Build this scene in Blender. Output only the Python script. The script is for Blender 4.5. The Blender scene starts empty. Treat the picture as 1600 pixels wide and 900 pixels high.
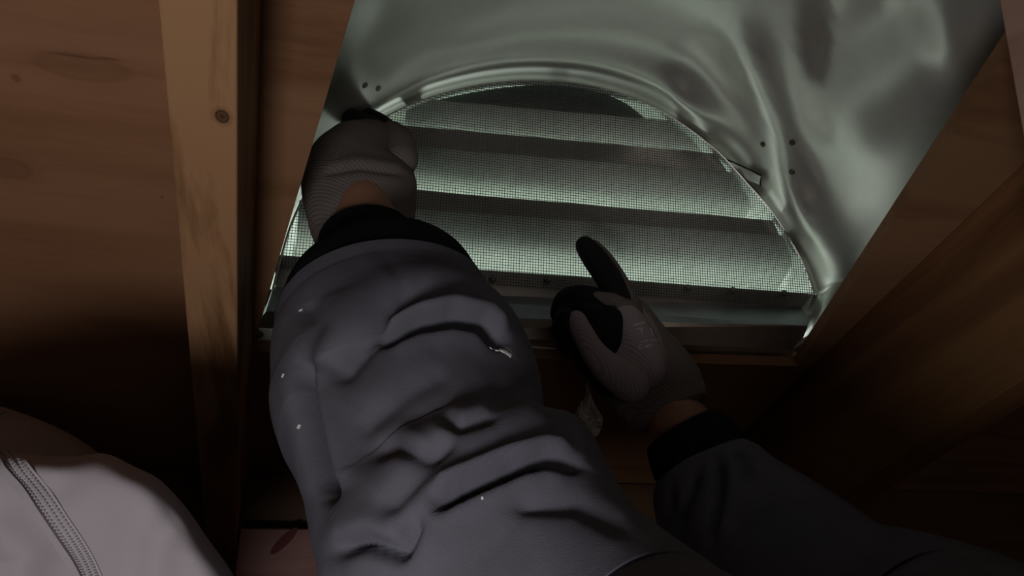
import bpy, bmesh, math, random
import numpy as np
from mathutils import Vector, Matrix
from mathutils.bvhtree import BVHTree

random.seed(7); rng = np.random.default_rng(7)
SC = bpy.context.scene
COL = SC.collection

# ------------------------------------------------------------------ camera
F = 1150.0                                   # focal length in pixels of the 1600x900 frame
TH = math.radians(22)                        # roof pitch
def nrm(v): v = np.asarray(v, float); return v / np.linalg.norm(v)
D = nrm((-330, 885, 1150))                   # down the slope, in camera axes (right, down, forward)
H = np.array((1.0, .085, 0)); H[2] = -(H[0]*D[0] + H[1]*D[1]) / D[2]; H = nrm(H)
N = np.cross(H, D)                           # out of the roof
YA = math.cos(TH)*D + math.sin(TH)*N         # level, outwards
UP = -math.sin(TH)*D + math.cos(TH)*N
CAM = np.array((0.0, 0.0, 1.0))
B3 = np.array((H, YA, UP))                   # camera axes -> world axes
def W(c): return np.asarray(c, float) @ B3.T + CAM
def ray(px, py): return np.array(((px-800)/F, (py-450)/F, 1.0))
def at(px, py, z): return W(ray(px, py)*z)
def on_roof(px, py, n=.40):
    r = ray(px, py); return W(r * (n / r.dot(N)))
YV = .789 / 1.0                              # distance of the insect screen, along YA
def on_vent(px, py, o=0.0):
    r = ray(px, py); return W(r * ((YV + o) / r.dot(YA)))
def roofpt(h, d, n): return W(h*H + d*D + n*N)
def to_px(w):
    c = (np.asarray(w, float) - CAM) @ B3
    return np.stack([800 + F*c[..., 0]/c[..., 2], 450 + F*c[..., 1]/c[..., 2]], -1), c[..., 2]

cam_d = bpy.data.cameras.new('camera'); cam = bpy.data.objects.new('camera', cam_d); COL.objects.link(cam)
right, down, fwd = B3[:, 0], B3[:, 1], B3[:, 2]
m = Matrix.Identity(4)
for i in range(3):
    m[i][0], m[i][1], m[i][2], m[i][3] = right[i], -down[i], -fwd[i], CAM[i]
cam.matrix_world = m
cam_d.sensor_width = 36; cam_d.lens = F/1600*36; cam_d.clip_start = .01
SC.camera = cam

# ------------------------------------------------------------------ light
SC.view_settings.view_transform = 'Standard'; SC.view_settings.look = 'None'
SC.view_settings.exposure = 0; SC.view_settings.gamma = 1; SC.view_settings.use_curve_mapping = False
SC.cycles.max_bounces = 10; SC.cycles.diffuse_bounces = 5; SC.cycles.glossy_bounces = 6
world = bpy.data.worlds.new('overcast'); SC.world = world; world.use_nodes = True
bg = world.node_tree.nodes['Background']; bg.inputs[0].default_value = (.87, 1.0, .92, 1); bg.inputs[1].default_value = 1.8

def spot(name, pos, tgt, power, col, angle, blend, radius):
    l = bpy.data.lights.new(name, 'SPOT'); o = bpy.data.objects.new(name, l); COL.objects.link(o)
    l.energy = power; l.color = col; l.spot_size = math.radians(angle); l.spot_blend = blend; l.shadow_soft_size = radius
    o.location = Vector(pos); o.rotation_euler = (Vector(tgt)-Vector(pos)).to_track_quat('-Z', 'Y').to_euler()
    return o
spot('work_lamp', W((-.10, .19, -.16)), W((-.20, .0, .60)), 6.0, (1, .94, .91), 132, .7, .07)

la = bpy.data.lights.new('fill_light', 'AREA'); lo = bpy.data.objects.new('fill_light', la); COL.objects.link(lo)  # added fill for the dim right side, no hatch is modelled
la.energy = 3.2; la.color = (1, .92, .84); la.shape = 'RECTANGLE'; la.size = 2.2; la.size_y = 1.0
lo.location = (.3, -2.6, .75); lo.rotation_euler = (Vector((.3, 1, 1.1))-Vector(lo.location)).to_track_quat('-Z', 'Y').to_euler()

# ------------------------------------------------------------------ materials
def mat(name, col, rough=.6, metal=0.0, spec=.4):
    m = bpy.data.materials.new(name); m.use_nodes = True
    b = m.node_tree.nodes['Principled BSDF']
    b.inputs['Base Color'].default_value = (*col, 1); b.inputs['Roughness'].default_value = rough
    b.inputs['Metallic'].default_value = metal; b.inputs['Specular IOR Level'].default_value = spec
    return m, m.node_tree, b
def nd(t, typ, **kw):
    n = t.nodes.new(typ)
    for k, v in kw.items():
        if k.startswith('i_'):
            key = k[2:]; n.inputs[int(key) if key.isdigit() else key.replace('_', ' ')].default_value = v
        else: setattr(n, k, v)
    return n
def coords(t, scale=(1, 1, 1), rot=(0, 0, 0), loc=(0, 0, 0)):
    tc = nd(t, 'ShaderNodeTexCoord'); mp = nd(t, 'ShaderNodeMapping')
    mp.inputs['Scale'].default_value = scale; mp.inputs['Rotation'].default_value = rot; mp.inputs['Location'].default_value = loc
    t.links.new(tc.outputs['Object'], mp.inputs[0]); return mp.outputs[0]
def ramp(t, fac, stops):
    r = nd(t, 'ShaderNodeValToRGB'); e = r.color_ramp.elements
    while len(e) < len(stops): e.new(.5)
    for k, (p, c) in enumerate(stops): e[k].position = p; e[k].color = (*c, 1)
    t.links.new(fac, r.inputs[0]); return r.outputs[0]
def bump(t, b, h, strength=.3, dist=.002):
    n = nd(t, 'ShaderNodeBump'); n.inputs['Strength'].default_value = strength; n.inputs['Distance'].default_value = dist
    t.links.new(h, n.inputs['Height']); t.links.new(n.outputs[0], b.inputs['Normal'])
def wood(name, dark, mid, light, along='x', scale=1.0, fine=1.0, rough=.62, loc=(0, 0, 0), broad=3.2, knots=()):
    """grain runs along the local axis `along`; knots are (x, y, size) in the board's own axes"""
    m, t, b = mat(name, mid, rough, 0, .25)
    s = (1.1, 9, 9) if along == 'x' else (9, 1.1, 9)
    v = coords(t, tuple(k*scale for k in s), (0, 0, 0), loc)
    n1 = nd(t, 'ShaderNodeTexNoise', i_Scale=broad*.45, i_Detail=3.0, i_Distortion=.9); t.links.new(v, n1.inputs['Vector'])
    # iso-lines of a stretched noise: cathedral figure
    mu = nd(t, 'ShaderNodeMath', operation='MULTIPLY'); mu.inputs[1].default_value = 15
    sn = nd(t, 'ShaderNodeMath', operation='SINE'); t.links.new(n1.outputs[0], mu.inputs[0]); t.links.new(mu.outputs[0], sn.inputs[0])
    ma = nd(t, 'ShaderNodeMath', operation='MULTIPLY_ADD'); ma.inputs[1].default_value = .30; ma.inputs[2].default_value = .5
    t.links.new(sn.outputs[0], ma.inputs[0])
    n2 = nd(t, 'ShaderNodeTexNoise', i_Scale=26.0*fine, i_Detail=4.0, i_Roughness=.65); t.links.new(v, n2.inputs['Vector'])
    n3 = nd(t, 'ShaderNodeTexNoise', i_Scale=.8, i_Detail=2.0); t.links.new(v, n3.inputs['Vector'])
    a1 = nd(t, 'ShaderNodeMath', operation='MULTIPLY_ADD'); a1.inputs[1].default_value = .55
    t.links.new(n2.outputs[0], a1.inputs[0]); t.links.new(ma.outputs[0], a1.inputs[2])
    a2 = nd(t, 'ShaderNodeMath', operation='MULTIPLY_ADD'); a2.inputs[1].default_value = .7
    t.links.new(n3.outputs[0], a2.inputs[0]); t.links.new(a1.outputs[0], a2.inputs[2])
    fac = nd(t, 'ShaderNodeMath', operation='MULTIPLY'); fac.inputs[1].default_value = .62; t.links.new(a2.outputs[0], fac.inputs[0])
    c = ramp(t, fac.outputs[0], [(.30, dark), (.56, mid), (.86, light)])
    for kx, ky, ks, *asp in knots:
        tc = nd(t, 'ShaderNodeTexCoord'); sub = nd(t, 'ShaderNodeMapping')
        kA, kS = asp if asp else (.8, 1.0)
        sub.inputs['Location'].default_value = (-kx/ks, -ky/ks*kA, 0); sub.inputs['Scale'].default_value = (1/ks, kA/ks, 0)
        t.links.new(tc.outputs['Object'], sub.inputs[0])
        ln = nd(t, 'ShaderNodeVectorMath', operation='LENGTH'); t.links.new(sub.outputs[0], ln.inputs[0])
        kr = ramp(t, ln.outputs['Value'], [(0, (1, 1, 1)), (.35, (.75, .75, .75)), (.5, (1, 1, 1)), (.62, (.35, .35, .35)), (1.0, (0, 0, 0))])
        mx = nd(t, 'ShaderNodeMixRGB'); sk = nd(t, 'ShaderNodeMath', operation='MULTIPLY'); sk.inputs[1].default_value = kS; t.links.new(kr, sk.inputs[0]); t.links.new(sk.outputs[0], mx.inputs[0]); t.links.new(c, mx.inputs[1])
        mx.inputs[2].default_value = (dark[0]*.55, dark[1]*.5, dark[2]*.45, 1); c = mx.outputs[0]
    t.links.new(c, b.inputs['Base Color']); bump(t, b, fac.outputs[0], .25, .0015)
    return m
def galv(name, col=(.62, .65, .62), rough=.33, bumps=.15, bscale=6.0, spang=.06):
    m, t, b = mat(name, col, rough, 1.0)
    v = coords(t)
    n = nd(t, 'ShaderNodeTexNoise', i_Scale=bscale, i_Detail=2.0); t.links.new(v, n.inputs['Vector'])
    n2 = nd(t, 'ShaderNodeTexNoise', i_Scale=70.0, i_Detail=3.0); t.links.new(v, n2.inputs['Vector'])
    c = ramp(t, n2.outputs[0], [(.3, tuple(k*(1-spang*2) for k in col)), (.7, tuple(min(1, k*(1+spang)) for k in col))])
    t.links.new(c, b.inputs['Base Color'])
    r = nd(t, 'ShaderNodeMapRange', i_3=rough-spang*.5, i_4=rough+spang*.5); t.links.new(n2.outputs[0], r.inputs[0]); t.links.new(r.outputs[0], b.inputs['Roughness'])
    bump(t, b, n.outputs[0], bumps, .02)
    return m
def cloth(name, col, rough=.85, scale=900, strength=.25, blotch=.25, spec=.2, wr=0.0):
    m, t, b = mat(name, col, rough, 0, spec)
    v = coords(t)
    n = nd(t, 'ShaderNodeTexNoise', i_Scale=28.0, i_Detail=5.0); t.links.new(v, n.inputs['Vector'])
    c = ramp(t, n.outputs[0], [(.3, tuple(k*(1-blotch) for k in col)), (.72, tuple(k*(1+blotch) for k in col))])
    t.links.new(c, b.inputs['Base Color'])
    n2 = nd(t, 'ShaderNodeTexNoise', i_Scale=float(scale), i_Detail=2.0); t.links.new(v, n2.inputs['Vector'])
    h = n2.outputs[0]
    if wr:
        n3 = nd(t, 'ShaderNodeTexNoise', i_Scale=26.0, i_Detail=3.0, i_Distortion=.6); t.links.new(v, n3.inputs['Vector'])
        ad = nd(t, 'ShaderNodeMath', operation='MULTIPLY_ADD'); ad.inputs[1].default_value = wr; t.links.new(n3.outputs[0], ad.inputs[0]); t.links.new(h, ad.inputs[2]); h = ad.outputs[0]
    bump(t, b, h, strength, .001)
    return m

M = {}
M['ply'] = wood('plywood', (.145, .062, .030), (.235, .118, .064), (.300, .160, .092), 'x', 1.0, 1.0, .65)
M['ply2'] = wood('plywood_bay', (.125, .058, .026), (.195, .098, .048), (.245, .130, .068), 'x', 1.0, 1.0, .65, (3.1, 1.7, 0))
M['edge'] = wood('plywood_edge', (.16, .09, .05), (.30, .19, .11), (.42, .28, .17), 'x', 3.0, 2.0)
M['lum'] = wood('rafter_timber', (.115, .056, .024), (.205, .108, .050), (.270, .150, .074), 'y', 2.2, 1.0, .6, (0, 0, 0), 2.5)
M['lum2'] = wood('rafter_timber_red', (.090, .040, .018), (.150, .068, .030), (.215, .108, .044), 'y', 1.0, 1.0, .6, (1.3, .4, 2.2), 2.5)
M['post'] = wood('brace_timber', (.24, .14, .10), (.34, .21, .155), (.40, .26, .20), 'y', 2, 1, .6)
M['pink'] = wood('pink_timber', (.17, .078, .070), (.23, .115, .102), (.27, .14, .125), 'x', 2, 1, .6)
M['shell'] = wood('attic_boards', (.10, .06, .035), (.17, .10, .06), (.22, .14, .09), 'x', 1, 1)
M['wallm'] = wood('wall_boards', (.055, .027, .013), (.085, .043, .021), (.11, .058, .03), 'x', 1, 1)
M['red'], _, _ = mat('red_stain', (.11, .02, .02), .7)
M['metal'] = galv('hood_metal', (.62, .605, .56), .30, .015, 4, .015)
M['metal'].node_tree.nodes['Principled BSDF'].inputs['Metallic'].default_value = .66
M['blade'] = galv('blade_metal', (.72, .76, .70), .55, .03, 5)
M['blade'].node_tree.nodes['Principled BSDF'].inputs['Metallic'].default_value = .35
M['lip'] = galv('lip_metal', (.44, .42, .40), .45, .05, 5)
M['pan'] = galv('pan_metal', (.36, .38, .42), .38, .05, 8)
M['pan_reflect'] = galv('pan_wood_reflection', (.20, .165, .14), .42, .05, 8)  # brown reflection of the timber is put into the pan's colour
M['rimm'] = galv('rim_metal', (.85, .86, .83), .35, .02, 5)
M['crown'] = galv('crown_shade_metal', (.22, .26, .24), .4, .02, 5)  # greenish dark stands in for the shade under the front hood
M['strip'] = galv('strip_metal', (.75, .73, .69), .50, .05, 20)
M['wire'], _, _ = mat('screen_wire', (.11, .115, .11), .45, .6)
M['screw'], _, _ = mat('dark_screw', (.20, .19, .18), .5, .7)
M['nut'], _, _ = mat('brass_nut', (.10, .085, .05), .5, .6)
M['jacket'] = cloth('jacket_cloth', (.108, .109, .137), .78, 1300, .28, .16, .25, 2.2)
M['cuff'] = cloth('cuff_rib', (.012, .012, .014), .9, 700, .4, .3, .1)
M['trouser'] = cloth('trouser_cloth', (.29, .268, .295), .85, 1500, .22, .05, .2, .5)
M['thread'] = cloth('seam_thread', (.33, .31, .335), .8, 1500, .1, .05)
M['skin'] = cloth('skin', (.30, .15, .095), .55, 400, .1, .1, .4)
M['hair'] = cloth('hair', (.03, .022, .018), .7, 300, .5, .3)
M['coat'] = cloth('glove_coating', (.006, .006, .007), .75, 500, .3, .2, .25)
M['print'], _, _ = mat('glove_print', (.55, .47, .48), .7)
M['fleck'], _, _ = mat('fleck_white', (.8, .8, .8), .5)
M['boot'], _, _ = mat('boot_leather', (.05, .035, .025), .6)
def knit(name, col):
    m, t, b = mat(name, col, .9, 0, .15)
    v = coords(t)
    w = nd(t, 'ShaderNodeTexWave', i_Scale=150.0, i_Distortion=1.0, wave_type='BANDS', bands_direction='DIAGONAL'); t.links.new(v, w.inputs['Vector'])
    n = nd(t, 'ShaderNodeTexNoise', i_Scale=420.0); t.links.new(v, n.inputs['Vector'])
    c = ramp(t, w.outputs['Fac'], [(0, tuple(k*.86 for k in col)), (1, tuple(k*1.1 for k in col))]); t.links.new(c, b.inputs['Base Color'])
    ad = nd(t, 'ShaderNodeMath', operation='ADD'); t.links.new(w.outputs['Fac'], ad.inputs[0]); t.links.new(n.outputs[0], ad.inputs[1])
    bump(t, b, ad.outputs[0], .35, .0010); return m
M['knit'] = knit('glove_knit', (.15, .128, .122))
M['knit2'] = knit('glove_knit_pale', (.32, .265, .29))
mm, t, b = mat('clear_film', (.9, .9, .88), .12); b.inputs['Alpha'].default_value = .34; b.inputs['Specular IOR Level'].default_value = .9; M['film'] = mm

# ------------------------------------------------------------------ builders
ROOF = Matrix.Identity(4)
for i, v in enumerate((H, D, N)):
    w = v @ B3.T
    for k in range(3): ROOF[k][i] = w[k]
def link(name, verts, faces, material, parent=None, loc=None, smooth=False, basis=None):
    """world-space verts -> object standing at loc (default: lowest centre), optionally turned into the roof's axes"""
    v = np.asarray(verts, float)
    if loc is None: loc = np.array((v[:, 0].mean(), v[:, 1].mean(), v[:, 2].min()))
    loc = np.asarray(loc, float)
    mw = Matrix.Translation(Vector(loc)) @ (basis if basis is not None else Matrix.Identity(4))
    inv = np.array(mw.inverted())
    lv = v @ inv[:3, :3].T + inv[:3, 3]
    me = bpy.data.meshes.new(name); me.from_pydata([tuple(p) for p in lv], [], [tuple(int(i) for i in f) for f in faces]); me.update()
    me.validate()
    if smooth: me.polygons.foreach_set('use_smooth', [True]*len(me.polygons))
    me.materials.append(M[material] if isinstance(material, str) else material)
    o = bpy.data.objects.new(name, me); COL.objects.link(o)
    if parent is not None:
        o.parent = parent; bpy.context.view_layer.update(); o.matrix_parent_inverse = parent.matrix_world.inverted()
    o.matrix_world = mw
    return o
def empty(name, loc):
    o = bpy.data.objects.new(name, None); COL.objects.link(o); o.location = Vector(loc); o.empty_display_size = .05
    bpy.context.view_layer.update(); return o
def tag(o, label, cat, group=None):
    o['label'] = label; o['category'] = cat
    if group: o['group'] = group
    return o
def struct(o): o['kind'] = 'structure'; return o
BOXF = [(0, 3, 2, 1), (4, 5, 6, 7), (0, 1, 5, 4), (1, 2, 6, 5), (2, 3, 7, 6), (3, 0, 4, 7)]
def box8(a, b, c): return None
def roof_box(name, h0, h1, d0, d1, n0, n1, material, parent=None, bevel=.0):
    vs = [roofpt(h, d, n) for n in (n0, n1) for h, d in ((h0, d0), (h1, d0), (h1, d1), (h0, d1))]
    o = link(name, vs, BOXF, material, parent, roofpt((h0+h1)/2, (d0+d1)/2, (n0+n1)/2), basis=ROOF)
    if bevel:
        bm_ = o.modifiers.new('bevel', 'BEVEL'); bm_.width = bevel; bm_.segments = 2
    return o
def world_box(name, p0, p1, material, parent=None, bevel=0):
    x0, y0, z0 = p0; x1, y1, z1 = p1
    vs = [(x, y, z) for z in (z0, z1) for x, y in ((x0, y0), (x1, y0), (x1, y1), (x0, y1))]
    o = link(name, vs, BOXF, material, parent)
    if bevel:
        bm_ = o.modifiers.new('bevel', 'BEVEL'); bm_.width = bevel; bm_.segments = 2
    return o
def prism(name, poly, off, material, parent=None, basis=None, loc=None):
    """closed polygon (world points) thickened by vector off"""
    p = np.asarray(poly, float); k = len(p); vs = np.vstack([p, p + np.asarray(off)])
    fs = [tuple(range(k-1, -1, -1)), tuple(range(k, 2*k))] + [(i, (i+1) % k, k+(i+1) % k, k+i) for i in range(k)]
    return link(name, vs, fs, material, parent, loc if loc is not None else vs.mean(0), basis=basis)
def catmull(P, k):
    P = np.asarray(P, float); n = len(P); ts = np.linspace(0, n-1, k); out = []
    for t in ts:
        i = min(int(t), n-2); f = t - i
        p0 = P[i-1] if i > 0 else 2*P[0]-P[1]; p1, p2 = P[i], P[i+1]; p3 = P[i+2] if i+2 < n else 2*P[-1]-P[-2]
        out.append(.5*((2*p1) + (p2-p0)*f + (2*p0-5*p1+4*p2-p3)*f*f + (3*p1-p0-3*p2+p3)*f**3))
    return np.array(out)
def grid_faces(r, c, wrap=True):
    fs = []
    for i in range(r-1):
        for j in range(c if wrap else c-1):
            k = (j+1) % c; fs.append((i*c+j, i*c+k, (i+1)*c+k, (i+1)*c+j))
    return fs
def polydist(p, line):
    """pixel distance from points p (n,2) to a polyline, and signed side, and arc position 0..1"""
    line = np.asarray(line, float); best = np.full(len(p), 1e9); side = np.zeros(len(p)); pos = np.zeros(len(p))
    seg = np.linalg.norm(np.diff(line, axis=0), axis=1); tot = seg.sum(); acc = 0
    for a, b_, s in zip(line[:-1], line[1:], seg):
        e = b_-a; t_ = np.clip(((p-a) @ e)/(e @ e), 0, 1); q = a + t_[:, None]*e; d_ = np.linalg.norm(p-q, axis=1)
        sd = e[0]*(p[:, 1]-a[1]) - e[1]*(p[:, 0]-a[0])
        mk = d_ < best; best = np.where(mk, d_, best); side = np.where(mk, np.sign(sd), side); pos = np.where(mk, (acc+t_*s)/tot, pos); acc += s
    return best, side, pos
def limb(name, rings, material, parent=None, nr=80, nc=64, flat=1.0, creases=(), noise=0.0, cap=True, extra=None, zonly=None):
    """swept tube; rings = (px, py, depth, half width in px) ; the creases are folds given along lines on it"""
    R_ = np.array([(*at(x, y, z), hw*z/F) for x, y, z, hw in rings]) if len(rings[0]) == 4 else np.array([(*W(r[:3]), r[4]) for r in rings])
    S = catmull(R_, nr); C, rad = S[:, :3], np.maximum(S[:, 3], .002)
    T = np.gradient(C, axis=0); T /= np.linalg.norm(T, axis=1)[:, None]
    V = C - CAM; V /= np.linalg.norm(V, axis=1)[:, None]
    Wd = np.cross(T, V); Wd /= np.linalg.norm(Wd, axis=1)[:, None]
    for i in range(1, nr):
        if Wd[i] @ Wd[i-1] < 0: Wd[i] *= -1
    Bd = np.cross(Wd, T)
    ph = np.linspace(0, 2*np.pi, nc, endpoint=False)
    nrmv = Wd[:, None]*np.cos(ph)[None, :, None] + Bd[:, None]*np.sin(ph)[None, :, None]*1.0
    P = C[:, None] + rad[:, None, None]*(Wd[:, None]*np.cos(ph)[None, :, None] + flat*Bd[:, None]*np.sin(ph)[None, :, None])
    P = P.reshape(-1, 3); nv = nrmv.reshape(-1, 3)
    if creases:
        px, z = to_px(P); facing = np.clip(-np.sum(nv*((P-CAM)/np.linalg.norm(P-CAM, axis=1)[:, None]), 1)*3 + .6, 0, 1)
        facing = np.where(z > .05, facing, 0)
        for line, depth, width, lift in creases:
            d_, sd, pos = polydist(px, line)
            fade = np.clip(np.minimum(pos, 1-pos)*7 + .25, 0, 1)
            g = np.exp(-(d_/width)**2)*facing*fade
            bl = np.exp(-((d_-2.2*width)/(1.9*width))**2)*facing*fade*lift
            P = P - nv*(g*depth)[:, None] + nv*(np.where(sd < 0, bl, bl*.35)*depth)[:, None]
    if noise:
        k = rng.normal(size=(14, 3))*38; phs = rng.uniform(0, 6.28, 14)
        w_ = sum(np.sin(P @ k[i] + phs[i]) for i in range(14))/14
        P = P + nv*(w_*noise)[:, None]
    if extra is not None: P = extra(P, nv)
    fs = grid_faces(nr, nc)
    if cap:
        fs += [tuple(range(nc-1, -1, -1)), tuple(range((nr-1)*nc, nr*nc))]
    return link(name, P, fs, material, parent, smooth=True)
def tubes(name, chains, material, parent, voxel=.0024, smooth_it=6, sub=True, extra=None):
    """round chains of (world point, radius) grown into one skin"""
    bm = bmesh.new()
    for ch in chains:
        pts = catmull(np.array([(*p, r) for p, r in ch]), max(6, 5*len(ch)))
        for i, q in enumerate(pts):
            mtx = Matrix.Translation(Vector(q[:3]))
            bmesh.ops.create_icosphere(bm, subdivisions=2, radius=max(q[3], .001), matrix=mtx)
        for a, b_ in zip(pts[:-1], pts[1:]):
            v = Vector(b_[:3]-a[:3]); L = v.length
            if L < 1e-5: continue
            mtx = Matrix.Translation(Vector((a[:3]+b_[:3])/2)) @ v.to_track_quat('Z', 'Y').to_matrix().to_4x4()
            bmesh.ops.create_cone(bm, cap_ends=True, segments=16, radius1=a[3], radius2=b_[3], depth=L, matrix=mtx)
    vs = [tuple(v.co) for v in bm.verts]; fs = [tuple(v.index for v in f.verts) for f in bm.faces]; bm.verts.index_update()
    fs = [tuple(v.index for v in f.verts) for f in bm.faces]; bm.free()
    o = link(name, vs, fs, material, parent, smooth=True)
    r = o.modifiers.new('remesh', 'REMESH'); r.mode = 'VOXEL'; r.voxel_size = voxel; r.use_smooth_shade = True
    s = o.modifiers.new('smooth', 'SMOOTH'); s.iterations = smooth_it; s.factor = .5
    return o
def strip_line(name, pts, w, h, normal, material, parent):
    """thin raised bar along world points"""
    P = np.asarray(pts); T = np.gradient(P, axis=0); T /= np.linalg.norm(T, axis=1)[:, None]
    nn = np.asarray(normal); nn = np.broadcast_to(nn, P.shape)
    S = np.cross(T, nn); S /= np.linalg.norm(S, axis=1)[:, None]
    Q = np.stack([P-S*w/2, P+S*w/2, P+S*w/2+nn*h, P-S*w/2+nn*h], 1).reshape(-1, 3)
    fs = grid_faces(len(P), 4) + [(3, 2, 1, 0), tuple(range(4*(len(P)-1), 4*len(P)))]
    return link(name, Q, fs, material, parent)

# ------------------------------------------------------------------ the roof, seen from underneath
T0, T1 = .400, .4125                                    # sheathing, inner and outer face
def hd(px, py, n=T0):
    w = on_roof(px, py, n); c = (w - CAM) @ B3; return np.array((c @ H, c @ D))
oBL, oBR = hd(393, 548), hd(1246, 572)                  # cut opening, lower corners
oTL, oTR = hd(557, -8), hd(1574, 82)
oTL = oBL + (oTL-oBL)*1.45; oTR = oBR + (oTR-oBR)*1.75
hL, hR = hd(372, 300, T0-.089)[0], hd(1270, 570)[0]       # faces of the two rafters that flank the bay
ceiling = struct(empty('ceiling', roofpt(0, 0, T0)))
def sheet(pts, material='ply2'):
    P = np.array([roofpt(h, d, T0) for h, d in pts]); off = (N @ B3.T)*(T1-T0)
    return prism('plywood_panel', P, off, material, ceiling, basis=ROOF)
DU, DD, HL_, HR_ = -1.6, 1.75, -1.25, 1.9
bl, br, tl, tr = oBL, oBR, oTL, oTR
hl0, hr0 = hL-.019, hR+.019
pc = np.array(((HL_+hl0)/2, (DU+DD)/2))
kk = [(*(hd(x_, y_)-pc), s_, a_, st_) for x_, y_, s_, a_, st_ in ((130, 105, .050, 2.6, .30), (10, 262, .030, 1.6, .35), (120, 88, .022, 14, .55), (170, 92, .010, 8, .6), (500, 40, .04, 2, .2), (185, 505, .05, 3.2, .25), (25, 122, .004, .8, .5), (253, 308, .0015, .8, .8))]
M['ply_fig'] = wood('plywood_figured', (.150, .062, .029), (.240, .114, .058), (.290, .146, .078), 'x', .8, 1.0, .65, (.2, .7, 0), 2.4, kk)
sheet([(HL_, DU), (hl0, DU), (hl0, DD), (HL_, DD)], 'ply_fig')                    # bay left of the rafter
sheet([(hl0, DU), tuple(tl), tuple(bl), (hl0, bl[1])])                        # left of the opening
sheet([(hl0, DU), (hr0, DU), tuple(tr), tuple(tl)])                           # above it
sheet([(hr0, DU), (hr0, br[1]), tuple(br), tuple(tr)])                        # right of it
sheet([(hl0, bl[1]), tuple(bl), tuple(br), (hr0, br[1]), (hr0, DD), (hl0, DD)])  # below it
sheet([(hr0, DU), (HR_, DU), (HR_, DD), (hr0, DD)], 'ply')
kn = hd(347, 182, T0-.089)
nR = T0-.089
ra, rb, rc_, rd_ = hd(371, 0, nR), hd(371, 850, nR), hd(246, 0, nR), hd(300, 600, nR)
ln_ = lambda p, q, d_: p[0] + (q[0]-p[0])*(d_-p[1])/(q[1]-p[1])
rv = [(ln_(rc_, rd_, DU), DU), (ln_(ra, rb, DU), DU), (ln_(ra, rb, DD), DD), (ln_(rc_, rd_, DD), DD)]
rl = link('rafter', [roofpt(h_, d_, n_) for n_ in (nR, T0) for h_, d_ in rv], BOXF, 'lum', None, roofpt(hL-.019, (DU+DD)/2, T0-.045), basis=ROOF)
bm_ = rl.modifiers.new('bevel', 'BEVEL'); bm_.width = .0015; bm_.segments = 2
rl_c = ((hL-.019), (DU+DD)/2)
M['lum_knot'] = wood('rafter_timber_knotty', (.075, .033, .014), (.185, .092, .042), (.310, .172, .086), 'y', 2.2, 1.0, .6, (0, 0, 0), 2.5,
                     knots=[(kn[0]-rl_c[0], kn[1]-rl_c[1], .0062)])
rl.data.materials[0] = M['lum_knot']
tag(rl, 'narrow knotty timber rafter running up the left of the picture beside the vent', 'rafter', 'roof rafters')
rr = roof_box('rafter', hR, hR+.038, DU, DD, T0-.143, T0, 'lum2', bevel=.0015)
tag(rr, 'deep reddish rafter slanting along the right of the vent opening', 'rafter', 'roof rafters')
# the eave: a block between the rafters and the wall under it
dB = hd(420, 826, T0-.080)[1]
bw = roofpt(0, dB, T0-.080)
blk = world_box('eave_block', (ln_(ra, rb, dB)+.002, bw[1], bw[2]-.16), (ln_(ra, rb, dB)+.26, bw[1]+.038, bw[2]), 'pink', bevel=.0015)
tag(blk, 'pinkish timber block at the eave behind the left sleeve', 'timber block')
stn = at(444, 845, 1.0); stn[1] = bw[1]-.0008
sp = []
for k in range(14):
    a = 2*math.pi*k/14; u, v = .006*math.cos(a), .021*math.sin(a); c_, s_ = math.cos(-.75), math.sin(-.75)
    f = at(444, 845, 1.0); r = (f-CAM); f = CAM + r*((bw[1]-.0008-CAM[1])/r[1])
    sp.append((f[0]+u*c_-v*s_, bw[1]-.0012, f[2]+u*s_+v*c_))
st = prism('red_mark', sp, (0, .0011, 0), 'red', blk); st['label'] = 'dark red smear on the pink block'

# room shell (timber everywhere, closed so that daylight comes in through the louvres alone)
EY = bw[1]+.045
rz = lambda y: 1.0 + (T1 + .012)/math.cos(TH) - y*math.tan(TH)       # height of the roof's outer face at y
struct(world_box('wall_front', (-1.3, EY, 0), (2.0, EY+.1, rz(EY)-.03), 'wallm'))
y_r = -1.45
struct(world_box('floor', (-1.3, -3.4, -.06), (2.0, EY+.1, 0), 'shell'))
zr = rz(y_r)
pr = [(-1.3, y_r, zr+.02), (2.0, y_r, zr+.02), (2.0, -3.4, zr-.75), (-1.3, -3.4, zr-.75)]
struct(prism('ceiling_back', pr, (0, 0, .05), 'shell'))
struct(world_box('wall_back', (-1.3, -3.5, 0), (2.0, -3.4, zr-.7), 'shell'))
for nm, x0, x1 in (('wall_left', -1.35, -1.25), ('wall_right', 1.9, 2.0)):
    poly = [(x0, -3.5, 0), (x0, EY+.1, 0), (x0, EY+.1, rz(EY+.1)-.02), (x0, y_r, zr+.05), (x0, -3.5, zr-.70)]
    struct(prism(nm, poly, (x1-x0, 0, 0), 'shell'))
# closing strip along the ridge
struct(world_box('trim_1', (-1.3, y_r-.15, zr-.12), (2.0, y_r+.2, zr+.12), 'shell'))

# outside: added pale sheet, unseen, that bounces daylight up into the louvres
M['under'], _, _ = mat('bounce_pale', (.80, .84, .80), .7)
struct(prism('bounce_sheet', [roofpt(-1.2, oBR[1]+.02, NF_ := T1+.001), roofpt(1.85, oBR[1]+.02, NF_), roofpt(1.85, DD, NF_), roofpt(-1.2, DD, NF_)], (N @ B3.T)*.002, 'under'))

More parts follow.
